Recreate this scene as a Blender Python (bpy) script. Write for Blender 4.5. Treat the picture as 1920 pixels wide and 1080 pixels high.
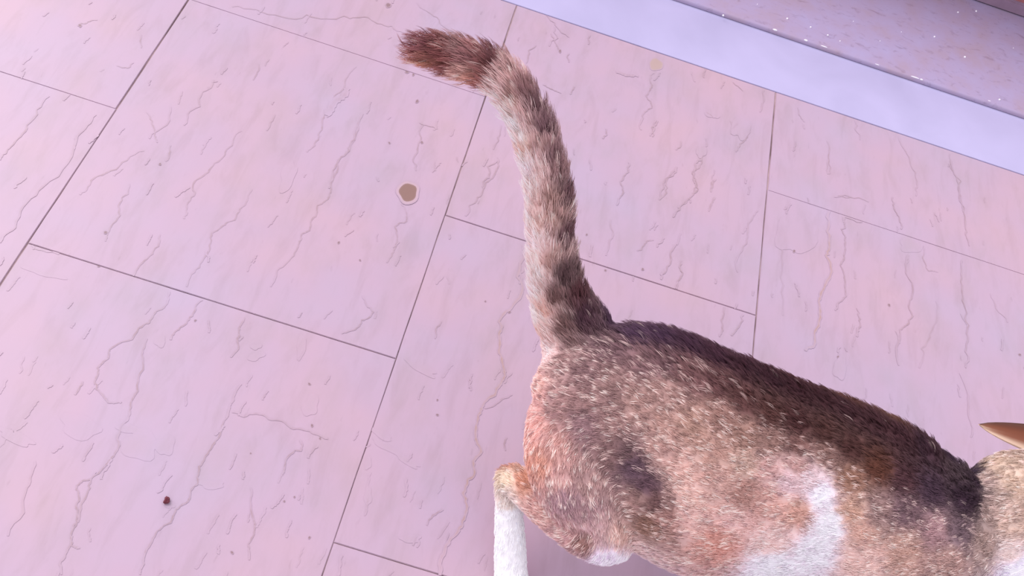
import bpy, bmesh, math, random
import numpy as np
from mathutils import Vector, Matrix
from mathutils.bvhtree import BVHTree
for o in list(bpy.data.objects): bpy.data.objects.remove(o)
SC = bpy.context.scene
COL = SC.collection
random.seed(5); RNG = np.random.default_rng(5)

# ------------------------------------------------------------------ camera
F = 2000.0                                   # focal length in pixels of a 1920 wide frame
H = 1.05                                     # height of the hand-held camera
def _cam_rot(t, r, a):
    cx, sx = math.cos(t), math.sin(t); Rx = np.array([[1,0,0],[0,cx,-sx],[0,sx,cx]])
    cr, sr = math.cos(r), math.sin(r); Rr = np.array([[cr,-sr,0],[sr,cr,0],[0,0,1]])
    ca, sa = math.cos(a), math.sin(a); Ra = np.array([[ca,-sa,0],[sa,ca,0],[0,0,1]])
    return Ra @ Rx @ Rr
CR = _cam_rot(math.radians(38.05), math.radians(21.85), math.radians(-5.21))
CAM = np.array([0.0, 0.0, H])
cd = bpy.data.cameras.new('camera'); cam = bpy.data.objects.new('camera', cd); COL.objects.link(cam)
cd.sensor_width = 36.0; cd.lens = 36.0*F/1920; cd.clip_start = 0.02; cd.clip_end = 100
cam.matrix_world = Matrix.Translation(Vector(CAM)) @ Matrix(CR.tolist()).to_4x4()
SC.camera = cam

# ------------------------------------------------------------------ light
w = bpy.data.worlds.new('world'); SC.world = w; w.use_nodes = True
bg = w.node_tree.nodes['Background']; bg.inputs[0].default_value = (0.93, 0.875, 1.0, 1); bg.inputs[1].default_value = 1.02
sd = bpy.data.lights.new('sun', 'SUN'); sun = bpy.data.objects.new('sun', sd); COL.objects.link(sun)
sd.energy = 2.5; sd.angle = math.radians(46); sd.color = (1.0, 0.945, 1.0)
sun.rotation_euler = Vector((0.66, -0.40, -0.66)).to_track_quat('-Z', 'Y').to_euler()   # daylight from the far left
SC.view_settings.view_transform = 'Standard'; SC.view_settings.look = 'None'
SC.view_settings.exposure = 0.05; SC.view_settings.gamma = 1.0; SC.view_settings.use_curve_mapping = False
SC.cycles_curves.shape = 'RIBBONS'

# ------------------------------------------------------------------ helpers
def P(px, py, z=0.0):
    """the point of the place at height z that the photograph shows at this pixel"""
    d = CR @ np.array([(px-960)/F, -(py-540)/F, -1.0])
    return CAM + d*((z-H)/d[2])
def px_of(p):
    q = (np.asarray(p)-CAM) @ CR
    return 960+F*q[..., 0]/-q[..., 2], 540-F*q[..., 1]/-q[..., 2]
def lin(c):
    c = np.asarray(c, float)/255.0
    return np.where(c <= 0.04045, c/12.92, ((c+0.055)/1.055)**2.4)
def obj(name, data, mat=None, parent=None, **props):
    o = bpy.data.objects.new(name, data); COL.objects.link(o)
    if mat is not None: data.materials.append(mat)
    if parent is not None: o.parent = parent
    for k, v in props.items(): o[k] = v
    return o
def mesh(name, V, Fc, smooth=False):
    m = bpy.data.meshes.new(name); m.from_pydata([tuple(map(float, v)) for v in V], [], Fc); m.update()
    if smooth: m.polygons.foreach_set('use_smooth', [True]*len(m.polygons))
    return m
def prism(name, poly, z0, z1, bev=0.0, seg=2):
    """an upright slab over a polygon, its upper edge bevelled"""
    bm = bmesh.new()
    lo = [bm.verts.new((p[0], p[1], z0)) for p in poly]; hi = [bm.verts.new((p[0], p[1], z1)) for p in poly]
    n = len(poly)
    top = bm.faces.new(hi); bm.faces.new(lo[::-1])
    for i in range(n): bm.faces.new((lo[i], lo[(i+1) % n], hi[(i+1) % n], hi[i]))
    bmesh.ops.recalc_face_normals(bm, faces=bm.faces)
    if bev: bmesh.ops.bevel(bm, geom=list(top.edges), offset=bev, segments=seg, affect='EDGES')
    m = bpy.data.meshes.new(name); bm.to_mesh(m); bm.free(); return m
class N:
    def __init__(s, name):
        s.m = bpy.data.materials.new(name); s.m.use_nodes = True; s.t = s.m.node_tree
        s.b = s.t.nodes['Principled BSDF']
    def n(s, typ, **kw):
        x = s.t.nodes.new(typ)
        for k, v in kw.items():
            if k.startswith('i_'): x.inputs[k[2:].replace('_', ' ')].default_value = v
            else: setattr(x, k, v)
        return x
    def l(s, a, b): s.t.links.new(a, b)
    def noise(s, vec, scale, detail=4, rough=.55, dist=0):
        x = s.n('ShaderNodeTexNoise'); x.inputs['Scale'].default_value = scale; x.inputs['Detail'].default_value = detail
        x.inputs['Roughness'].default_value = rough; x.inputs['Distortion'].default_value = dist
        s.l(vec, x.inputs['Vector']); return x.outputs['Fac']
    def ramp(s, fac, stops):
        x = s.n('ShaderNodeValToRGB'); e = x.color_ramp.elements
        while len(e) < len(stops): e.new(0.5)
        for el, (p, c) in zip(e, stops): el.position = p; el.color = (*c, 1) if len(c) == 3 else c
        s.l(fac, x.inputs['Fac']); return x.outputs['Color']
    def mix(s, fac, a, b, mode='MIX'):
        x = s.n('ShaderNodeMix', data_type='RGBA', blend_type=mode)
        for sock, v in ((x.inputs[0], fac), (x.inputs[6], a), (x.inputs[7], b)):
            if hasattr(v, 'links'): s.l(v, sock)
            else: sock.default_value = v if not isinstance(v, tuple) or len(v) == 4 else (*v, 1)
        return x.outputs[2]
def mapped(M, scale, rot=(0, 0, 0)):
    g = M.n('ShaderNodeNewGeometry'); mp = M.n('ShaderNodeMapping'); mp.inputs['Scale'].default_value = scale
    mp.inputs['Rotation'].default_value = rot
    M.l(g.outputs['Position'], mp.inputs['Vector']); return mp.outputs['Vector']

# ------------------------------------------------------------------ materials
def pink_marble(name, marks=False):
    M = N(name)
    big = M.noise(mapped(M, (1, 1, 1)), 5.5, 3, .5)
    col = M.ramp(big, [(.30, (.505, .345, .405)), (.5, (.475, .34, .425)), (.70, (.455, .352, .45))])
    grain = M.noise(mapped(M, (30, 7, 1), (0, 0, .06)), 1.6, 5, .6, .6)        # fine grain that runs along the tiles
    col = M.mix(.36, col, M.ramp(grain, [(.30, (.80, .79, .74)), (.5, (1, 1, 1)), (.72, (1.04, 1.0, 1.03))]), 'MULTIPLY')
    mid = M.noise(mapped(M, (9, 4, 1)), 2.2, 4, .6)
    col = M.mix(.5, col, M.ramp(mid, [(.34, (.90, .93, .86)), (.52, (1, 1, 1))]), 'MULTIPLY')
    fl = M.noise(mapped(M, (90, 28, 1), (0, 0, -.08)), 1.5, 2, .5)              # short dark flecks
    col = M.mix(.22, col, M.ramp(fl, [(.20, (.55, .50, .48)), (.29, (1, 1, 1))]), 'MULTIPLY')
    if marks:
        a = M.n('ShaderNodeAttribute', attribute_name='mark')
        col = M.mix(a.outputs['Alpha'], col, a.outputs['Color'])
    M.l(col, M.b.inputs['Base Color'])
    M.b.inputs['Roughness'].default_value = .36; M.b.inputs['Specular IOR Level'].default_value = .5
    return M.m
MAT_TILE = pink_marble('pink_marble'); MAT_MARK = pink_marble('pink_marble_veins', True)
M = N('grout'); c = M.ramp(M.noise(mapped(M, (1, 1, 1)), 16, 4), [(.35, (.17, .11, .11)), (.62, (.47, .34, .34))])
M.l(c, M.b.inputs['Base Color']); M.b.inputs['Roughness'].default_value = .9; MAT_GROUT = M.m
M = N('white_marble'); c = M.ramp(M.noise(mapped(M, (1, 1, 1)), 9, 4, .5, .4), [(.3, (.42, .395, .58)), (.7, (.475, .445, .65))])
M.l(c, M.b.inputs['Base Color']); M.b.inputs['Roughness'].default_value = .3; MAT_WHITE = M.m
M = N('grey_lilac_stone')
c = M.ramp(M.noise(mapped(M, (1, 1, 1)), 14, 4, .6), [(.28, (.40, .295, .37)), (.5, (.40, .32, .47)), (.72, (.40, .345, .53))])
c = M.mix(.75, c, M.ramp(M.noise(mapped(M, (35, 70, 1), (0, 0, -.5)), 1.3, 5, .65, .8), [(.28, (.66, .60, .60)), (.44, (1, 1, 1))]), 'MULTIPLY')
M.l(c, M.b.inputs['Base Color']); M.b.inputs['Roughness'].default_value = .5; MAT_STONE = M.m
def plain(name, c, rough=.5, nz=.12, scale=40):
    M = N(name); f = M.noise(mapped(M, (1, 1, 1)), scale, 4)
    M.l(M.ramp(f, [(.3, tuple(x*(1-nz) for x in c)), (.7, tuple(min(1, x*(1+nz)) for x in c))]), M.b.inputs['Base Color'])
    M.b.inputs['Roughness'].default_value = rough; return M.m

# ------------------------------------------------------------------ floor: recessed grout bed, pink marble tiles in running bond
COLX = [-0.448*H, -0.032*H, 0.376*H]; PIT = 0.412*H
COLX = [COLX[0]-3*PIT, COLX[0]-2*PIT, COLX[0]-PIT, *COLX, COLX[-1]+PIT, COLX[-1]+2*PIT]
ROW_A = 1.079*H; ROW_B = 0.856*H; RP = 0.443*H                     # joints of odd and of even columns
Y_EDGE = 1.287*H                                                     # foot of the step
floor = obj('floor', prism('grout_bed', [(-2.25, -.9), (1.75, -.9), (1.75, Y_EDGE+.02), (-2.25, Y_EDGE+.02)], -.05, -.0016), MAT_GROUT,
            kind='structure', label='floor of pink marble tiles with thin brown joints', category='floor')
TILES = []
GAP = .0008
for ci in range(len(COLX)+1):
    x0 = COLX[ci-1] if ci else COLX[0]-PIT
    x1 = COLX[ci] if ci < len(COLX) else COLX[-1]+PIT
    start = ROW_A if ci % 2 == 0 else ROW_B
    ys = [start-RP*k for k in range(5)][::-1]
    ys = ys+[ys[-1]+RP] if ys[-1]+RP < Y_EDGE else ys
    ys = [y for y in ys if y < Y_EDGE-.02]+[Y_EDGE]
    for y0, y1 in zip(ys, ys[1:]):
        j = lambda: random.uniform(-.0006, .0006)
        gy = lambda y: .00004 if abs(y-ROW_A) < .01 or x1 < COLX[3]+.01 else GAP*.6      # some joints are all but closed
        poly = [(x0+GAP+j(), y0+gy(y0)), (x1-GAP+j(), y0+gy(y0)), (x1-GAP+j(), y1-gy(y1)), (x0+GAP+j(), y1-gy(y1))]
        rough = []
        for (ax, ay), (bx, by) in zip(poly, poly[1:]+poly[:1]):            # slightly chipped, wavering edges
            for k in range(12):
                t = k/12; e = .00028 if k else 0
                rough.append((ax+(bx-ax)*t+random.uniform(-e, e)*(abs(ay-by) > abs(ax-bx)), ay+(by-ay)*t+random.uniform(-e, e)*.5*(abs(ay-by) < abs(ax-bx))))
        poly = rough
        if x0 < -2.4 or x1 > 1.9: continue
        t = obj('tile', prism('tile', poly, -.02, random.uniform(-.0002, .0), .0006, 2), MAT_TILE, floor)
        TILES.append((x0, x1, y0, y1, t, [[], [], []]))              # verts, faces, colours of its veins
def tile_at(x, y):
    for T in TILES:
        if T[0] <= x <= T[1] and T[2] <= y <= T[3]: return T
    return None
_zi = [0]
def _z():
    _zi[0] = (_zi[0]+1) % 60; return .00012+_zi[0]*4e-6
VEIN = (.30, .19, .19); TAN = (.40, .25, .19)
def vein(pts, sc=1.0, ox=0.0, oy=0.0, wid=2.0, a=.6, col=VEIN):
    q = np.array([P(x*sc+ox, y*sc+oy)[:2] for x, y in pts])
    # midpoint displacement gives the line its crooked run
    for it in range(3):
        L = [q[0]]
        for p0, p1 in zip(q, q[1:]):
            d = p1-p0; n = np.array([-d[1], d[0]]); L += [(p0+p1)/2+n*RNG.normal(0, .085), p1]
        q = np.array(L)
    m = q[len(q)//2]; T = tile_at(*m)
    if T is None: return
    q = q[(q[:, 0] > T[0]-.001) & (q[:, 0] < T[1]+.001) & (q[:, 1] > T[2]-.001) & (q[:, 1] < min(T[3], Y_EDGE)-.001)]
    if len(q) < 3: return
    tan = np.gradient(q, axis=0); tan /= np.linalg.norm(tan, axis=1)[:, None]+1e-9
    nor = np.stack([-tan[:, 1], tan[:, 0]], 1)
    V, Fc, C = T[5]; z = _z(); b = len(V); n = len(q)
    for i in range(n):
        dist = np.linalg.norm(P(960, 540)-np.array([0, 0, H]))
        hw = wid*.5*dist/F*(.65+.7*RNG.random()); s = a*(.45+.75*RNG.random())*min(1, 3.5*min(i, n-1-i)/n+.15)
        for k, f_ in ((-1.5, 0), (-.35, 1), (.35, 1), (1.5, 0)):
            p = q[i]+nor[i]*hw*k; V.append((p[0], p[1], z+i*8e-7)); C.append((*col, min(1, s)*f_))
        if i:
            for k in range(3):
                for tr in ((b+4*i-4+k, b+4*i-3+k, b+4*i+1+k), (b+4*i-4+k, b+4*i+1+k, b+4*i+k)):    # every face looks up
                    (x_, y_, _), (u_, v_, _), (g_, h_, _) = (V[t_] for t_ in tr)
                    ar = (u_-x_)*(h_-y_)-(v_-y_)*(g_-x_)
                    if abs(ar) > 1e-13: Fc.append(tr if ar > 0 else tr[::-1])
def blot(px, py, rx, ry, rot=0, a=.3, col=VEIN, soft=.5, wob=.18, ring=None):
    c = P(px, py)[:2]; T = tile_at(*c)
    if T is None: return
    V, Fc, C = T[5]; z = _z(); b = len(V); n = 26
    prof = [(0, a), (1-soft, a), (1, 0)] if ring is None else [(0, a), (.62, a), (.74, a*.9), (.79, ring), (.9, ring), (1.02, 0)]
    w_ = [1+wob*(math.sin(2*t+px)*.5+math.sin(3*t+py)*.4+math.sin(5*t+px*.3)*.3) for t in np.linspace(0, 2*math.pi, n, endpoint=False)]
    for r, s in prof:
        for i in range(n):
            t = 2*math.pi*i/n; u, v = rx*r*w_[i]*math.cos(t), ry*r*w_[i]*math.sin(t)
            p = P(px+u*math.cos(rot)-v*math.sin(rot), py+u*math.sin(rot)+v*math.cos(rot))
            V.append((min(max(p[0], T[0]), T[1]), min(max(p[1], T[2]), T[3]-.001), z))
            C.append((*(col if not (ring and .78 < r < .95) else (.56, .38, .31)), s))
    for k in range(len(prof)-1):
        for i in range(n):
            j = (i+1) % n; Fc.append((b+k*n+i, b+k*n+n+i, b+k*n+n+j, b+k*n+j))
A5 = dict(sc=.5); A6 = dict(sc=.5, oy=540); A7 = dict(sc=.448, ox=1060, oy=300); A4 = dict(sc=.375, ox=1200); A8 = dict(sc=1/3, ox=600)
for kw, a, lines in (
    (A5, .42, [[(1335,250),(1290,330),(1240,400),(1215,440),(1195,500),(1180,545),(1150,570)], [(905,490),(850,560),(790,630),(730,680),(705,760),(690,820)],
        [(1355,430),(1310,560),(1265,610),(1240,700),(1235,735),(1190,770),(1165,830),(1160,865),(1130,880),(1115,930),(1060,1000),(1015,1075)],
        [(540,565),(415,640),(350,670),(300,730)], [(945,710),(910,775),(880,825),(830,850),(790,910),(750,990),(700,1075)],
        [(1505,765),(1525,810),(1525,830),(1480,850),(1490,910),(1470,950),(1450,985)], [(870,25),(960,35),(1150,55),(1290,60),(1380,65),(1440,95),(1540,130)],
        [(1565,10),(1640,65),(1650,90),(1720,130),(1760,155)], [(485,690),(450,760),(415,850),(395,905)], [(600,880),(560,960),(500,1035)],
        [(185,360),(100,470),(40,550),(0,600)], [(550,420),(580,490),(590,535)], [(640,545),(620,605)], [(970,240),(950,300)],
        [(1585,470),(1565,560),(1560,640)], [(1865,590),(1870,620),(1830,680),(1790,740),(1745,810)], [(1880,470),(1850,560)], [(290,97),(320,88),(365,75)],
        [(440,245),(480,255),(500,235)], [(530,130),(530,180)], [(1300,330),(1250,400),(1225,440)]]),
    (A5, .25, [[(360,430),(290,510),(160,700),(60,830),(0,910)], [(640,400),(560,520)], [(1030,430),(1000,490)], [(800,300),(750,400),(690,470)], [(120,920),(200,945),(290,965)]]),
    (A6, .45, [[(635,15),(605,80),(560,130),(520,150),(410,230),(405,265),(365,300),(355,350),(385,400),(410,430),(455,430)], [(550,190),(535,260),(515,380),(490,430),(475,500)],
        [(475,500),(440,560),(430,620),(400,660),(330,720),(300,730),(295,780),(290,850),(265,930),(245,1000),(230,1075)], [(360,690),(330,760),(295,870),(270,910)],
        [(760,45),(720,105),(670,155),(640,195)], [(915,110),(895,150),(890,190),(865,260)],
        [(905,360),(870,430),(855,480),(820,560),(780,620),(745,690),(715,760),(705,800),(660,830),(640,880),(590,910),(545,990),(530,1050),(525,1075)],
        [(940,750),(945,850),(955,900),(930,960),(935,1020)], [(1360,30),(1400,90),(1355,120),(1345,145),(1280,170)], [(1655,125),(1630,190)], [(310,350),(280,400)],
        [(270,930),(265,965),(300,975)], [(1125,570),(1130,610),(1070,660),(1060,700)], [(1660,830),(1600,890)], [(1900,560),(1895,610)]]),
    (A6, .22, [[(870,465),(960,470),(1060,500),(1150,535),(1230,565)], [(130,650),(100,750),(30,930)], [(885,620),(860,680)], [(1005,385),(985,420)], [(350,580),(310,650)]]),
    (A7, .42, [[(265,10),(265,50),(230,90),(240,140),(215,190)], [(465,30),(415,90),(395,165)], [(570,0),(540,40),(535,80),(555,120),(520,160),(480,195),(450,240)],
        [(465,350),(440,430),(400,500)], [(485,420),(490,480),(465,540),(460,590),(445,670)],
        [(1265,260),(1170,240),(1155,290),(1170,350),(1165,400),(1150,440),(1170,500),(1175,570),(1140,600),(1130,630)], [(1430,400),(1440,500),(1440,600),(1430,690),(1400,710),(1395,860)],
        [(1615,0),(1645,100),(1670,200),(1680,300),(1690,360)], [(1660,420),(1660,540),(1680,640),(1685,740),(1675,870)], [(1370,155),(1375,200),(1400,260),(1405,290)],
        [(660,605),(655,680),(645,740)], [(770,580),(745,600),(730,690),(695,735)], [(1220,620),(1235,690),(1220,740)], [(625,155),(612,190),(600,215)], [(630,80),(610,120)],
        [(370,335),(340,340),(320,375),(300,380)], [(1135,155),(1190,155),(1270,175)], [(1500,360),(1500,420),(1520,465),(1560,470)]]),
    (A7, .25, [[(1550,590),(1530,720),(1490,790),(1480,870)], [(805,210),(780,250),(760,330),(720,470)], [(910,250),(905,400),(910,650)], [(1100,0),(1100,60)], [(190,250),(200,300),(170,400)], [(1780,560),(1850,680)]]),
    (A4, .42, [[(70,365),(50,400),(55,440),(30,480),(55,510),(60,540),(15,570),(5,650)], [(330,690),(315,760),(310,810),(260,860),(285,930),(250,990),(190,1040)],
        [(185,835),(130,910),(95,1000)], [(380,895),(355,960)], [(375,985),(345,1055)], [(935,705),(945,800),(945,870)], [(550,640),(530,690),(500,720),(480,760)],
        [(500,590),(465,620),(455,670)], [(465,410),(490,430),(515,455)], [(1550,770),(1560,850),(1590,950),(1615,1060)], [(205,705),(180,750)], [(330,560),(370,590)]]),
    (A4, .25, [[(1295,690),(1350,800),(1385,920),(1380,980)], [(1075,600),(1100,700)], [(620,450),(600,560)], [(790,540),(820,610)], [(80,600),(50,680)], [(970,985),(1060,985)]]),
    (A8, .40, [[(1300,190),(1330,250),(1350,290)], [(1215,255),(1160,355)], [(1255,475),(1300,500),(1355,525)], [(240,640),(200,760),(150,860),(90,930),(50,1060)], [(1000,900),(950,1000),(920,1060)],
        [(1400,300),(1400,350)], [(1520,200),(1510,250)], [(1430,485),(1405,530)], [(1610,725),(1590,780)], [(1900,680),(1870,770)]]),
    (A8, .20, [[(1265,80),(1330,150),(1400,210)], [(560,690),(660,725)], [(1320,150),(1290,260)]])):
    for L in lines: vein(L, a=a*1.35, **kw)
vein([(980,460),(975,500),(960,575),(935,603),(937,640),(943,685),(947,705),(935,725),(905,760),(895,790),(892,820),(900,850),(890,885),(872,915),(875,955),(867,985),(845,1010),(832,1040),(825,1079)], wid=3.6, a=.62, col=TAN)
vein([(1555,396),(1555,448),(1548,479),(1548,533),(1537,560),(1535,605),(1526,649),(1510,658)], wid=4.2, a=.60, col=TAN)
vein([(960,740),(930,757),(908,765)], wid=2, a=.35)
vein([(1820,820),(1816,780),(1800,700)], wid=2, a=.2)
vein([(650,166),(633,187),(613,217)], wid=9, a=.22); vein([(1155,135),(1175,141),(1197,143)], wid=6, a=.25)
for i in range(340):                                                  # short faint streaks along the grain
    x, y = random.uniform(-40, 1960), random.uniform(-30, 1110); p = P(x, y)
    L = random.uniform(.003, .012); an = random.gauss(math.pi/2-.06, .22)
    d = np.array([math.cos(an)*L, math.sin(an)*L, 0])
    a_, b_ = px_of(p-d), px_of(p+d)
    vein([a_, (x+random.uniform(-2, 2), y), b_], wid=random.uniform(1.2, 2.6), a=random.uniform(.06, .22))
GREY = (.44, .33, .38)
blot(1230, 121, 15, 11, .2, .72, (.44, .32, .25), .25)
for a_ in ((1708,460,24,13,.1,.36),(262,835,38,26,.2,.26),(245,805,30,8,.1,.22),(395,908,28,8,.05,.22),(83,512,40,6,.25,.32),(150,800,40,22,.1,.14),(310,835,16,22,.3,.2),
           (725,838,30,7,.55,.30),(765,865,28,6,.5,.30),(715,815,26,6,.5,.22),(690,868,7,12,.2,.22),(690,930,8,16,.1,.18),(480,668,16,8,-.2,.2),(300,640,12,10,.3,.18),
           (565,650,9,22,.2,.16),(582,760,16,20,.2,.2),(790,690,36,8,.5,.16),(1490,440,34,40,0,.12),(1335,215,14,6,.4,.2),(1315,285,9,12,0,.22),(1390,238,16,26,.3,.13),
           (1575,690,14,20,0,.2),(770,1010,20,8,.1,.16),(480,650,10,6,0,.2),(540,330,14,30,.4,.10),(1165,30,18,5,.3,.12),(30,820,40,10,.4,.2)):
    blot(*a_[:5], a_[5], GREY, .7, .3)
for x, y, r in ((635,455,3),(820,750,2.4),(820,778,3.2),(675,488,2.4),(1489,471,3.4),(1135,507,2.6),(1912,665,3),(1922,690,3),(533,940,2.4),(552,932,2.4),(585,798,3.4),(600,822,2.4),(300,308,3),
                 (580,720,3),(955,585,3.4),(910,565,2),(1205,505,3),(366,601,2.6),(185,499,3),(791,267,3),(730,268,2.4),(1571,669,2.6),(1667,572,3),(1050,96,3.4),(782,190,4),(763,135,4),(775,140,3),
                 (198,436,4),(150,48,4),(728,10,6),(435,1036,3.6),(580,1008,3),(1714,1,2),(1100,440,2.4),(1290,640,2.4),(470,850,2)):
    blot(x, y, r, r*.8, random.random()*3, .8, (.22, .13, .13), .45)
blot(316, 945, 12, 8, .4, .25, GREY, .8)
for T in TILES:
    V, Fc, C = T[5]
    if not V: continue
    m = mesh('veins', V, Fc); at = m.color_attributes.new('mark', 'FLOAT_COLOR', 'POINT')
    at.data.foreach_set('color', np.array(C, np.float32).ravel())
    obj('veins', m, MAT_MARK, T[4], kind='stuff', label='fine brown veins and specks in the marble tile')
    T[5][0][:] = []; T[5][1][:] = []; T[5][2][:] = []
# the one round brown stain
T = tile_at(*P(765, 361)[:2])
blot(765, 361, 23, 21, -.2, .93, (.235, .13, .095), .3, .13, ring=.22)
m = mesh('stain', T[5][0], T[5][1]); m.color_attributes.new('mark', 'FLOAT_COLOR', 'POINT').data.foreach_set('color', np.array(T[5][2], np.float32).ravel())
so = obj('stain', m, MAT_MARK, T[4], label='round brown stain with a pale rim'); so.location.z = .0004
# the red crumb
bm = bmesh.new()
for (x, y, r) in ((313.5, 936, 4.6), (310, 941, 3.9), (315, 940, 3.3)):
    k = 1.15/F; g = bmesh.ops.create_icosphere(bm, subdivisions=2, radius=r*k, matrix=Matrix.Translation(Vector(P(x, y, .0022))))
    for v in g['verts']: v.co += Vector(RNG.normal(0, .00035, 3)); v.co.z = max(v.co.z, 0.0)
m = bpy.data.meshes.new('crumb'); bm.to_mesh(m); bm.free()
obj('crumb', m, plain('crumb_red', (.14, .02, .035), .6), None, label='tiny dark red crumb lying on the pink tiles at the lower left', category='crumb')

# ------------------------------------------------------------------ flush white marble strip, grey slab, red-brown board behind
XL, XR = -2.25, 1.75; HS = .007
Y2 = float(np.mean([P(x, y, .003)[1] for x, y in ((1300, 20), (1455, 64), (1725, 149), (1915, 214))]))
riser = obj('trim_1', prism('strip', [(XL, Y_EDGE+.0006), (XR, Y_EDGE+.0006), (XR, Y2+.01), (XL, Y2+.01)], -.02, .0002, .0006), MAT_WHITE,
            kind='structure', label='smooth white marble strip between the pink tiles and the grey slab', category='marble strip')
yb = P(1872, 17, HS)[1]; yf = Y2
prof = [(yf+.005-.005*math.cos(t), HS-.006+.006*math.sin(t)) for t in np.linspace(0, math.pi/2, 7)]
prof = [(yf+.002, -.02), (yf+.002, HS-.006)]+prof+[(yb+.03, HS), (yb+.03, -.02)]
V = [(x, y, z) for x in (XL, XR) for y, z in prof]; n = len(prof)
Fc = [(i, (i+1) % n, n+(i+1) % n, n+i) for i in range(n)]+[tuple(range(n))[::-1], tuple(range(n, 2*n))]
bm = bmesh.new(); vs = [bm.verts.new(v) for v in V]
for f_ in Fc: bm.faces.new([vs[i] for i in f_])
bmesh.ops.recalc_face_normals(bm, faces=bm.faces); m = bpy.data.meshes.new('slab'); bm.to_mesh(m); bm.free()
tread = obj('trim_2', m, MAT_STONE, kind='structure', label='grey lilac stone slab with tiny white flecks for glints beyond the white strip', category='stone slab')
M = N('fleck'); M.b.inputs['Base Color'].default_value = (.97, .96, 1, 1); M.b.inputs['Roughness'].default_value = .15
M.b.inputs['Specular IOR Level'].default_value = 1.0; MAT_FLECK = M.m
bm = bmesh.new(); bmesh.ops.create_icosphere(bm, subdivisions=2, radius=1); fm = bpy.data.meshes.new('fleck'); bm.to_mesh(fm); bm.free(); fm.materials.append(MAT_FLECK)
for x, y, r, e in ((1356,29,3,1),(1476,35,3,1),(1520,51,2.6,1),(1552,66,2.6,1),(1575,77,2,1),(1752,69,3,1),(1796,23,2.8,1),(1830,21,3.2,1),(1809,107,3.2,1),(1874,187,3,1),(1650,77,1.6,1),(1884,12,2,1),
                   (1453,60,3,2.4),(1511,79,3,2),(1545,91,1.8,6),(1716,145,2,7),(1728,149,2.4,2),(1645,122,1.4,5),(1855,189,1.4,4),(1600,40,1.4,1),(1690,60,1.4,1),(1420,8,1.6,1),(1900,90,1.4,1)):
    o = obj('glint_fleck', fm, None, tread); k = 1.42/F  # white beads stand in for sparkles and glints along the slab edge
    o.location = P(x, y, HS+.0002) if e == 1 else (P(x, y, HS)[0], max(P(x, y, HS)[1], yf+.0035), HS-.0004)
    o.scale = (r*k*e*.8, r*k*.8, r*k*.8)
board = obj('trim_3', prism('base_rail', [(XL, yb), (XR, yb), (XR, yb+.03), (XL, yb+.03)], HS+.0025, HS+.024, .003), plain('mauve_rail', (.28, .19, .26), .5),
            kind='structure', label='red brown board with a mauve rail behind the grey slab', category='board')
obj('panel', prism('panel', [(XL, yb+.006), (XR, yb+.006), (XR, yb+.03), (XL, yb+.03)], HS+.024, HS+.25, .002), plain('red_brown', (.36, .13, .13), .5), board)
obj('seam', prism('seam', [(XL, yb+.004), (XR, yb+.004), (XR, yb+.03), (XL, yb+.03)], HS, HS+.0025), plain('dark_seam', (.05, .03, .04), .8), board)

# ------------------------------------------------------------------ the cat
def frame_ring(c, T, rn, rd, n=28):
    """elliptical ring round c across T: rn across the line of sight, rd along it"""
    Vw = c-CAM; Vw /= np.linalg.norm(Vw); Nn = np.cross(T, Vw); Nn /= np.linalg.norm(Nn); D = np.cross(Nn, T)
    return [c+Nn*rn*math.cos(t)+D*rd*math.sin(t) for t in np.linspace(0, 2*math.pi, n, endpoint=False)]
def spline(K, m):
    K = np.asarray(K, float); n = len(K); out = []
    for i in range(n-1):
        p0, p1, p2, p3 = K[max(i-1, 0)], K[i], K[i+1], K[min(i+2, n-1)]
        for t in np.arange(m)/m:
            out.append(.5*((2*p1)+(p2-p0)*t+(2*p0-5*p1+4*p2-p3)*t*t+(3*p1-p0-3*p2+p3)*t**3))
    return np.array(out+[K[-1]])
BV, BF, CHAINS = [], [], []
def tube(st, m=6, n=28, part='trunk'):
    """st: (px, py, z, radius across, radius along the sight) -> lofted closed tube and its chain"""
    K = []
    for s in st:                                                      # radius across the sight is given as seen, in pixels
        c = P(s[0], s[1], s[2]); k = float((CAM-c) @ CR[:, 2])/F; K.append([*c, s[3]*k, s[4] if len(s) > 4 else s[3]*k])
    K = np.array(K)
    S = spline(K, m); C = S[:, :3]; T = np.gradient(C, axis=0); T /= np.linalg.norm(T, axis=1)[:, None]
    b = len(BV)
    for i in range(len(S)): BV.extend(frame_ring(C[i], T[i], max(S[i, 3], .002), max(S[i, 4], .002), n))
    for i in range(len(S)-1):
        for k in range(n):
            j = (k+1) % n; BF.append((b+i*n+k, b+i*n+j, b+i*n+n+j, b+i*n+n+k))
    for i, sgn in ((0, -1), (len(S)-1, 1)):                           # rounded ends
        r = (S[i, 3]+S[i, 4])/2; idx = len(BV); BV.append(C[i]+T[i]*sgn*r*.55); R0 = b+i*n; idm = len(BV)
        mid = [C[i]+(np.array(BV[R0+k])-C[i])*.72+T[i]*sgn*r*.38 for k in range(n)]; BV.extend(mid)
        for k in range(n):
            j = (k+1) % n; BF.append((R0+k, R0+j, idm+j, idm+k)); BF.append((idm+k, idm+j, idx))
    CHAINS.append((part, C, T, S[:, 3]))
    return S
mm = lambda *a: a
trunk = tube([(1056,702,.190,80,.042),(1106,732,.192,134,.052),(1204,786,.190,180,.056),(1306,860,.188,206,.058),(1420,900,.184,200,.058),(1535,932,.182,188,.060),
              (1635,977,.182,188,.058),(1720,1002,.186,170,.052),(1790,1008,.190,140,.043),(1855,1010,.186,100,.034)], part='trunk')
head = tube([(1852,985,.202,122,.038),(1900,990,.202,144,.042),(1990,1005,.198,146,.041),(2050,1025,.188,112,.034),(2095,1040,.178,70,.022),(2115,1048,.172,42,.013)], part='head')
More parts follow.
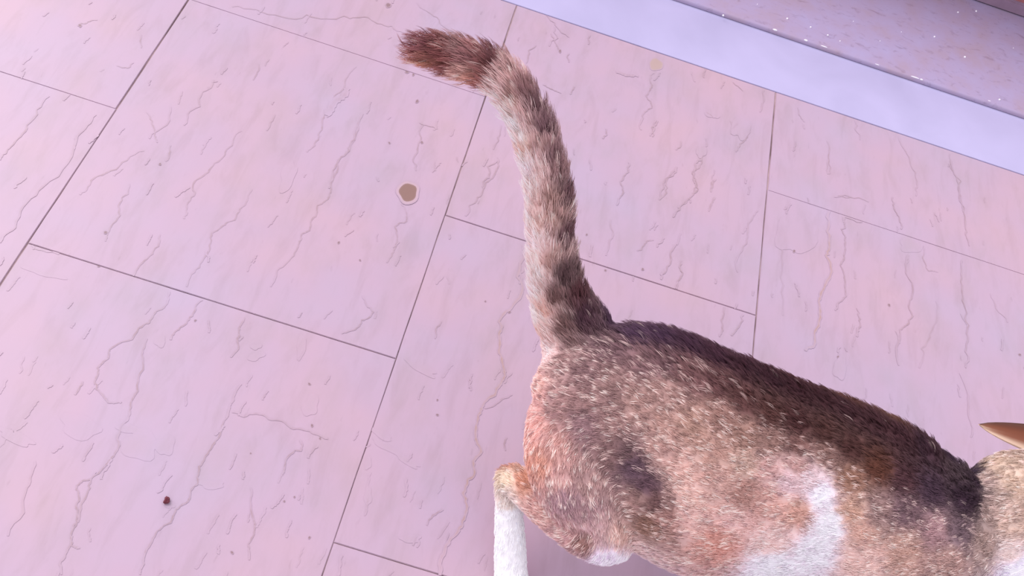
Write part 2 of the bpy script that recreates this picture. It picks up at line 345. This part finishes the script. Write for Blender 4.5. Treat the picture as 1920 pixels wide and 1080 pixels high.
tail = tube([(1098,672,.205,84,.036),(1078,622,.222,64,.026),(1054,565,.244,49,.018),(1038,500,.272,40,.014),(1032,430,.300,37,.0125),(1028,350,.330,36,.0115),(1008,265,.356,35,.0105),
             (978,195,.376,34,.010),(932,140,.390,34,.0092),(880,115,.397,31,.0085),(828,100,.401,26,.0075),(784,91,.404,16,.005)], m=7, part='tail')
hn = tube([(1145,735,.180,100,.036),(1108,790,.176,114,.036),(1102,870,.160,112,.034),(1132,950,.142,90,.028),(1138,1000,.130,58,.022),(1090,985,.118,50,.019),(1030,945,.104,42,.0155),
           (972,905,.092,30,.011),(957,897,.086,27,.010),(954,945,.066,26,.0095),(956,1010,.042,29,.0098),(958,1075,.020,31,.0110),(962,1130,.012,36,.010),(964,1165,.010,24,.007)], m=6, part='leg')
hf = tube([(1180,740,.170,90,.034),(1190,790,.150,84,.032),(1215,840,.115,58,.022),(1180,850,.085,36,.015),(1165,840,.070,24,.010),(1190,880,.035,24,.010),(1225,905,.012,28,.010),(1245,912,.010,20,.007)], part='leg')
fn = tube([(1640,1040,.165,105,.036),(1620,1090,.140,82,.028),(1600,1140,.115,54,.020),(1625,1190,.075,36,.014),(1640,1225,.040,28,.011),(1660,1255,.013,31,.010),(1685,1268,.010,20,.007)], part='leg')
ff = tube([(1690,960,.165,95,.034),(1680,975,.130,65,.024),(1665,985,.105,46,.018),(1690,1000,.065,32,.013),(1700,1010,.035,26,.011),(1715,1015,.013,30,.010),(1735,1015,.010,20,.007)], part='leg')
def toes(c, fwd, side):
    for k in (-1.5, -.5, .5, 1.5):                                     # four toes on each paw
        q = c+side*k*.0058+fwd*(.010-.0016*abs(k)); b = len(BV)
        bm = bmesh.new(); bmesh.ops.create_icosphere(bm, subdivisions=2, radius=1.0)
        bm.verts.ensure_lookup_table()
        for v in bm.verts: BV.append(q+fwd*v.co.x*.0085+side*v.co.y*.0042+np.array([0, 0, v.co.z*.0062]))
        for f_ in bm.faces: BF.append(tuple(b+v.index for v in f_.verts))
        bm.free()
AX = P(1720, 990, .186)-P(1110, 722, .192); AX[2] = 0; AX /= np.linalg.norm(AX)      # the way the cat walks
SIDE = np.cross([0, 0, 1], AX)
for S in (hn, hf, fn, ff): toes(S[-1, :3]*[1, 1, 0]+[0, 0, .0075], AX, SIDE)
raw = mesh('cat_raw', BV, BF); ro = bpy.data.objects.new('cat_raw', raw); COL.objects.link(ro)
md = ro.modifiers.new('r', 'REMESH'); md.mode = 'VOXEL'; md.voxel_size = .0030
sm = ro.modifiers.new('s', 'SMOOTH'); sm.factor = .5; sm.iterations = 5
dg = bpy.context.evaluated_depsgraph_get(); dg.update()
body_me = bpy.data.meshes.new_from_object(ro.evaluated_get(dg)); body_me.name = 'body'
bpy.data.objects.remove(ro)
body_me.polygons.foreach_set('use_smooth', [True]*len(body_me.polygons))
nv = len(body_me.vertices); VC = np.empty(nv*3); body_me.vertices.foreach_get('co', VC); VC = VC.reshape(-1, 3)
VC[:, 2] = np.maximum(VC[:, 2], .0008); body_me.vertices.foreach_set('co', VC.ravel()); body_me.update()

# coat colours at body spots, tail rim light painted in, mirrored to the other flank
bvh = BVHTree.FromPolygons([Vector(v) for v in VC], [tuple(p.vertices) for p in body_me.polygons])
SPOTS = """770 85 140 85 85;800 82 135 80 82;830 100 145 85 80;805 118 172 116 95;845 115 150 90 85;876 132 195 152 140;880 110 165 115 112;862 90 152 115 110;910 125 140 85 82;925 110 128 80 80;905 152 150 85 75;
890 150 195 145 125;945 148 208 172 165;930 168 218 182 175;985 175 150 110 108;960 190 165 125 115;1005 200 125 90 92;965 215 228 194 186;990 220 190 155 150;1022 240 130 95 98;985 285 200 165 150;1015 280 172 138 132;
1035 290 138 103 103;1010 330 212 182 175;995 325 228 198 200;1045 325 145 110 108;1060 370 120 85 88;1030 380 168 134 124;1005 385 205 172 165;1010 420 207 177 167;1040 420 180 145 135;1062 440 115 80 83;1000 460 227 198 200;
1030 490 175 140 130;1060 520 110 80 80;1085 560 108 65 68;1010 530 226 196 190;1040 560 130 95 90;1020 585 205 165 150;1020 625 202 162 150;1060 620 130 95 90;1100 600 95 60 72;1150 612 90 60 80;1200 632 92 62 85;1250 636 85 55 78;
1300 650 80 48 66;1350 672 78 44 58;1400 692 75 40 50;1450 712 74 38 47;1500 732 75 38 45;1550 752 78 42 47;1600 775 80 45 50;1650 800 83 48 52;1700 825 85 50 55;1740 845 78 48 58;1790 865 70 45 62;1830 885 65 45 62;1820 866 66 45 62;1833 905 66 45 60;1828 935 70 48 60;1400 665 90 55 66;
1500 705 95 55 55;1600 752 105 65 55;1680 790 115 75 60;1760 835 85 55 60;1150 650 125 92 95;1200 672 138 103 103;1300 705 130 90 88;1250 680 125 90 92;1400 752 112 72 68;1350 725 118 78 76;1450 780 108 68 62;1500 795 98 58 56;1550 815 100 62 56;
1600 845 95 58 53;1650 880 112 66 50;1700 900 98 62 66;1050 680 150 115 110;1010 720 203 162 150;1000 800 207 157 145;1005 760 205 160 150;1040 760 165 128 122;1040 830 185 142 132;1100 700 140 106 104;1100 750 150 115 110;1100 800 150 116 116;1200 760 165 130 120;1150 720 150 116 110;1250 740 160 125 116;
1300 800 165 130 115;1400 820 158 122 108;1350 780 155 118 106;1250 800 172 136 124;1450 830 150 115 104;1500 835 130 92 84;1150 800 155 120 114;1150 850 138 104 100;1170 850 122 92 92;1190 880 108 80 90;1215 910 108 78 86;1230 945 122 88 84;1220 985 140 102 86;1195 940 150 116 108;1250 975 165 125 115;1100 900 167 132 126;
1050 900 187 146 138;1010 870 192 140 120;950 868 165 115 95;985 900 180 125 100;945 900 208 188 165;948 925 205 188 178;952 948 212 196 186;955 972 240 240 250;955 1010 240 240 250;957 1050 240 240 250;1010 955 190 148 138;1060 935 158 124 128;1090 960 165 130 130;
1100 990 192 158 155;1075 1000 190 150 145;1092 1015 145 105 95;1135 1052 226 210 224;1170 1000 187 152 140;1200 1030 200 172 166;1180 1066 226 214 222;1280 880 197 162 150;1250 850 170 134 124;1300 920 203 168 156;1350 900 187 152 140;1340 850 178 142 128;1400 925 172 132 120;
1400 870 190 160 145;1450 880 192 157 150;1500 875 180 145 138;1450 940 197 157 145;1500 960 192 152 136;1350 1015 195 145 130;1300 980 207 172 162;1380 980 205 170 162;1450 1020 214 185 178;1550 850 140 105 95;1600 900 152 112 92;1540 930 226 213 220;1560 985 230 218 224;1530 1035 226 213 220;1480 905 202 176 176;1520 900 208 186 186;
1450 1060 226 216 224;1600 960 192 156 136;1620 1000 192 157 142;1650 960 150 120 114;1700 960 128 98 102;1750 920 92 66 80;1700 1030 182 147 132;1760 1000 165 130 130;1800 1000 125 100 105;1810 940 72 48 62;1780 1050 175 142 132;1620 1050 205 175 165;
1870 870 175 150 130;1850 900 165 140 130;1900 900 190 165 145;1860 960 165 140 130;1900 980 185 160 145;1850 1020 160 135 125;1900 1040 207 187 180;1915 1065 228 218 240;1960 1000 195 170 150;1990 940 190 160 140;2010 1050 225 215 225"""
MP0, ML = P(1420, 862, .184), None
Tt = P(1720, 990, .186)-P(1110, 722, .192); Tt /= np.linalg.norm(Tt)
dors = P(1480, 705, .24)-MP0; dors -= Tt*np.dot(dors, Tt); dors /= np.linalg.norm(dors)          # towards the spine stripe
ML = np.cross(Tt, dors)
pts, cols = [], []
for s in SPOTS.replace('\n', '').split(';'):
    x, y, r, g, b_ = map(float, s.split())
    d = P(x, y, 0)-CAM; d /= np.linalg.norm(d)
    hit = bvh.ray_cast(Vector(CAM), Vector(d))
    if hit[0] is None:
        # a spot in the fringe of the fur: the skin nearest to the sight line
        hit = min((bvh.find_nearest(Vector(CAM+d*t)) for t in np.linspace(.45, 1.25, 160)), key=lambda h: h[3])
    pts.append(np.array(hit[0])); cols.append(lin((r, g, b_)))
    if x > 1000 and y > 590:
        q = pts[-1]; q = q-2*np.dot(q-MP0, ML)*ML
        if np.dot(pts[-1]-MP0, ML)*np.sign(np.dot(CAM-MP0, ML)) > .012: pts.append(q); cols.append(cols[-1])
white = lin((236, 230, 244)); tawny = lin((195, 155, 138))
for S, ks in ((hf, (-1, -8, -16)), (fn, (-1, -8, -14)), (ff, (-1, -8, -14))):
    for k in ks: pts.append(S[k, :3]); cols.append(white)
for S in (hf, fn, ff): pts.append(S[len(S)//2, :3]); cols.append(tawny)
for q in ((1480, 1000, .105), (1600, 1060, .10), (1350, 950, .11), (1750, 1080, .13)): pts.append(P(*q)); cols.append(white)
pts.append(head[-1, :3]); cols.append(white); pts.append(head[-6, :3]+[0, 0, .03]); cols.append(tawny)
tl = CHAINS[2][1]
for i in range(8, len(tl)-26, 3):                                      # rim light painted pale on the left side of the raised tail
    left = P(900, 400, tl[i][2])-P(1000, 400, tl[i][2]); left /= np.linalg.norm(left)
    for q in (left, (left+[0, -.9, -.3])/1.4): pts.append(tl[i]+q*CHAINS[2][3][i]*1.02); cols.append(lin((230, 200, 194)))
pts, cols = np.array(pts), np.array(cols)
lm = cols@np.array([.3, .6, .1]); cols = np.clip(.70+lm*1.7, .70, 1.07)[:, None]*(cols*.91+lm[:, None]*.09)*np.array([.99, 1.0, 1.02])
def coat(Q):
    out = np.empty((len(Q), 3))
    for i in range(0, len(Q), 20000):
        d2 = ((Q[i:i+20000, None, :]-pts[None])**2).sum(-1)+3e-6
        w_ = d2**-2.0; out[i:i+20000] = (w_@cols)/w_.sum(1)[:, None]
    return out
ALB = np.array([1.46, 1.49, 1.47])
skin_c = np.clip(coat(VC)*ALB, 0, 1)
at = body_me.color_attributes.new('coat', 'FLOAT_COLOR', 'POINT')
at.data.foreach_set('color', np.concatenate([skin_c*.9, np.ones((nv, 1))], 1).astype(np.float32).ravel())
def coat_mat(name, rough):
    M = N(name); a = M.n('ShaderNodeAttribute', attribute_name='coat'); M.l(a.outputs['Color'], M.b.inputs['Base Color'])
    M.b.inputs['Roughness'].default_value = rough; M.b.inputs['Specular IOR Level'].default_value = .25; return M.m
base = P(1330, 900, 0)
cat = bpy.data.objects.new('cat', None); COL.objects.link(cat); cat.location = Vector((base[0], base[1], 0)); cat.empty_display_size = .05
cat['label'] = 'brown tabby cat with raised banded tail, dark back stripe and white hind foot'; cat['category'] = 'cat'
INV = Matrix.Translation(-cat.location)
def part(name, data, mat, **kw):
    o = obj(name, data, mat, cat, **kw); o.matrix_parent_inverse = INV; return o
body = part('body', body_me, coat_mat('coat_skin', .8))

# --- fur: real strands that grow from the skin, tufted, lying towards the tail
body_me.calc_loop_triangles()
nt = len(body_me.loop_triangles); TR = np.empty(nt*3, np.int32); body_me.loop_triangles.foreach_get('vertices', TR); TR = TR.reshape(-1, 3)
VN = np.empty(nv*3); body_me.vertices.foreach_get('normal', VN); VN = VN.reshape(-1, 3)
a_, b_, c_ = VC[TR[:, 0]], VC[TR[:, 1]], VC[TR[:, 2]]
area = np.linalg.norm(np.cross(b_-a_, c_-a_), axis=1)/2
CC = np.concatenate([c[1] for c in CHAINS]); CT = np.concatenate([c[2] for c in CHAINS]); CRR = np.concatenate([c[3] for c in CHAINS])
CP = np.concatenate([[['trunk', 'head', 'tail', 'leg'].index(c[0])]*len(c[1]) for c in CHAINS])
CT = np.where((CP < 2)[:, None], -CT, CT)                              # trunk and head fur lies backwards, tail and leg fur outwards
def field(Q):
    """direction the fur lies in, and the part, at points of the skin"""
    D = np.empty((len(Q), 3)); pt = np.empty(len(Q), int); wt = np.empty(len(Q))
    for i in range(0, len(Q), 10000):
        d = np.linalg.norm(Q[i:i+10000, None]-CC[None], axis=2)/np.maximum(CRR, .009)[None]
        k = d.argmin(1); pt[i:i+10000] = CP[k]
        w_ = np.exp(-6*(d-d.min(1)[:, None])); D[i:i+10000] = w_@CT
        wt[i:i+10000] = (w_*(CP == 2)).sum(1)/w_.sum(1)
    return D/np.linalg.norm(D, axis=1)[:, None], pt, wt
def sample(n):
    f = RNG.choice(nt, n, p=area/area.sum()); u, v = RNG.random(n), RNG.random(n); s = u+v > 1; u[s], v[s] = 1-u[s], 1-v[s]
    g = lambda X: X[TR[f, 0]]*(1-u-v)[:, None]+X[TR[f, 1]]*u[:, None]+X[TR[f, 2]]*v[:, None]
    n_ = g(VN); return g(VC), n_/np.linalg.norm(n_, axis=1)[:, None]
NC, PER, K = 42000, 6, 5
c0, cn = sample(NC); cdir, cpart, ctail = field(c0)
lum = coat(c0)@np.array([.3, .6, .1])
tipc = c0[cpart == 2]
tail_end = tail[-1, :3]
LEN = np.select([cpart == 0, cpart == 1, cpart == 2], [.0066, .0066, .0150], .0062)
foot = (cpart == 3) & (c0[:, 2] < .075); LEN[foot] = .0042
dt = np.linalg.norm(c0-tail_end, axis=1); LEN = np.where(cpart == 2, .0135+.005*np.clip(1-dt/.12, 0, 1), LEN)
hockless = (cpart == 3) & (c0[:, 2] >= .075) & (c0[:, 2] < .115); LEN[hockless] = .0065
ridge = np.clip((((c0-MP0)@dors)-.040)/.014, 0, 1)*(cpart == 0)            # longer guard hairs along the spine
LEN *= RNG.uniform(.75, 1.25, NC)*(1+.8*ridge)
cdir = cdir+np.array([0, 0, -.25])*((cpart == 0) | (cpart == 1))[:, None]+RNG.normal(0, .16, (NC, 3))
cdir -= cn*(cdir*cn).sum(1)[:, None]; cdir /= np.linalg.norm(cdir, axis=1)[:, None]+1e-9
lift = np.where(cpart == 2, .50, .30)+RNG.normal(0, .07, NC); lift += .16*ridge; lift[foot] = .12
ctip = c0+(cdir*np.cos(lift)[:, None]+cn*np.sin(lift)[:, None])*LEN[:, None]
# strands
idx = np.repeat(np.arange(NC), PER); n = len(idx)
spread = np.where(cpart == 2, .0020, .0016)[idx]
off = RNG.normal(0, 1, (n, 3)); off -= cn[idx]*(off*cn[idx]).sum(1)[:, None]; root = c0[idx]+off*spread[:, None]
for i in range(n):                                                     # put every root back on the skin
    h = bvh.find_nearest(Vector(root[i]))
    root[i] = h[0]
sl = LEN[idx]*RNG.uniform(.7, 1.15, n)
own = root+(cdir[idx]*np.cos(lift[idx])[:, None]+cn[idx]*np.sin(lift[idx])[:, None])*sl[:, None]
cl = RNG.uniform(.25, .75, n)[:, None]
tipp = own*(1-cl)+(ctip[idx]+RNG.normal(0, .0005, (n, 3)))*cl
midp = root*.5+tipp*.5+cn[idx]*(sl*.13)[:, None]
u = np.linspace(0, 1, K)[None, :, None]
pos = (1-u)**2*root[:, None]+2*u*(1-u)*(2*midp-.5*(root+tipp))[:, None]+u**2*tipp[:, None]
rad = np.broadcast_to(np.array([1, .95, .8, .55, .12])[None], (n, K))*(.00018*RNG.uniform(.7, 1.25, n))[:, None]
# colour: coat colour, ticked with pale tufts and dark-rooted hairs
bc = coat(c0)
tuft = np.clip(RNG.normal(1.0, .11, NC), .5, 1.5)
pale_p = np.clip((lum-.06)*1.6, .0, .20)*np.where(cpart == 2, .35, 1)*np.where(lum > .5, 0, 1)+.005
pale = RNG.random(NC) < pale_p; dark = RNG.random(NC) < .09*np.where(lum > .5, .1, 1)*np.where(foot, 0, 1)
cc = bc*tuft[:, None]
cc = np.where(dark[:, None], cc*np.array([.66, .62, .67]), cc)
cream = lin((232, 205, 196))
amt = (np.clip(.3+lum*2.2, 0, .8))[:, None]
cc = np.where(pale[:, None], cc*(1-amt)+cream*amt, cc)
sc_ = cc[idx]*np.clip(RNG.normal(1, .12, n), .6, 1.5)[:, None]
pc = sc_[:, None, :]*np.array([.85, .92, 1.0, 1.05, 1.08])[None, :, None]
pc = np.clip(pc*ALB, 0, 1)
hc = bpy.data.hair_curves.new('fur'); hc.add_curves([K]*n)
hc.attributes['position'].data.foreach_set('vector', pos.astype(np.float32).ravel())
(hc.attributes.get('radius') or hc.attributes.new('radius', 'FLOAT', 'POINT')).data.foreach_set('value', rad.astype(np.float32).ravel())
ca = hc.attributes.new('coat', 'FLOAT_COLOR', 'POINT')
ca.data.foreach_set('color', np.concatenate([pc, np.ones((n, K, 1))], 2).astype(np.float32).ravel())
fur = part('fur', hc, coat_mat('coat_fur', .55), kind='stuff', label='short ticked fur')

# --- ears, eyes, nose
def ear(base, tip, wdir, width, curl, name='ear'):
    base, tip, wdir = map(np.asarray, (base, tip, wdir)); ax = tip-base; L = np.linalg.norm(ax); ax = ax/L
    wdir = wdir-ax*np.dot(wdir, ax); wdir /= np.linalg.norm(wdir); nor = np.cross(ax, wdir)
    V, Fc, C = [], [], []; nu, nw = 15, 13
    for side in (0, 1):
        for i in range(nu):
            t = i/(nu-1); hw = width*.5*(1-t**1.7)**.75+.0006
            for k in range(nw):
                s = 2*k/(nw-1)-1; dep = curl*(1-t)**.6*(1-s*s)*(-1)
                th = (.0011*(1-s**4))*(1 if side else -1)
                V.append(base+ax*(t*L)+wdir*(s*hw)+nor*(dep+th))
                rim = max(abs(s)**3.5, t**10)  # pale rim colour paints the backlight along the ear's edge
                up = np.clip((s-.2)/.7, 0, 1); rim = max(rim, min(1, max(0, (-s-.40)/.35))) if s < 0 else rim*.15; c = (lin((158, 98, 72))*(1-up)+lin((105, 66, 58))*up)*(1-rim)+lin((245, 215, 185))*rim 
                C.append((*c, 1))
    m_ = nu*nw
    for side in (0, 1):
        for i in range(nu-1):
            for k in range(nw-1):
                f_ = (side*m_+i*nw+k, side*m_+i*nw+k+1, side*m_+(i+1)*nw+k+1, side*m_+(i+1)*nw+k); Fc.append(f_ if side else f_[::-1])
    edge = [i*nw for i in range(nu)]+[(nu-1)*nw+k for k in range(1, nw)]+[i*nw+nw-1 for i in range(nu-2, -1, -1)]
    for p, q in zip(edge, edge[1:]): Fc.append((p, q, q+m_, p+m_))
    me = mesh(name, V, Fc, True); at = me.color_attributes.new('coat', 'FLOAT_COLOR', 'POINT')
    at.data.foreach_set('color', np.array(C, np.float32).ravel())
    return part(name, me, coat_mat('ear_coat', .6), label='thin brown ear with a rim painted pale as if backlit')
ear(P(2022, 846, .212), P(1836, 796, .235), P(1950, 770, .235)-P(1945, 850, .205), .036, -.010)
ear(P(2030, 985, .222), P(1945, 975, .262), P(2000, 930, .235)-P(2020, 1020, .22), .034, .010)
me_eye = bpy.data.meshes.new('eye'); bm = bmesh.new(); bmesh.ops.create_uvsphere(bm, u_segments=20, v_segments=14, radius=.0085); bm.to_mesh(me_eye); bm.free()
me_eye.polygons.foreach_set('use_smooth', [True]*len(me_eye.polygons)); me_eye.materials.append(plain('amber_eye', (.35, .24, .03), .1))
hx = head[-1, :3]-head[6, :3]; hx /= np.linalg.norm(hx); hs = np.cross([0, 0, 1], hx); hs /= np.linalg.norm(hs)
for sgn in (-1, 1):
    e = part('eye', me_eye, None); q = bvh.find_nearest(Vector(head[18, :3]+hs*.030*sgn+np.array([0, 0, .024])))
    e.location = Vector(q[0])-Vector(q[1])*.004
nose = mesh('nose', [head[-1, :3]+hx*.010+v for v in (hs*.006+[0, 0, .006], -hs*.006+[0, 0, .006], np.array([0, 0, -.002]), hx*.003+[0, 0, .003], -hx*.012)], [(0, 1, 3), (1, 2, 3), (2, 0, 3), (1, 0, 4), (2, 1, 4), (0, 2, 4)], True)
part('nose', nose, plain('pink_nose', (.55, .25, .24), .4))
print('cat', nv, nt, 'strands', n, 'HS', HS, 'tail len', np.linalg.norm(np.diff(tail[:, :3], axis=0), axis=1).sum(), 'trunk', np.linalg.norm(np.diff(trunk[:, :3], axis=0), axis=1).sum())
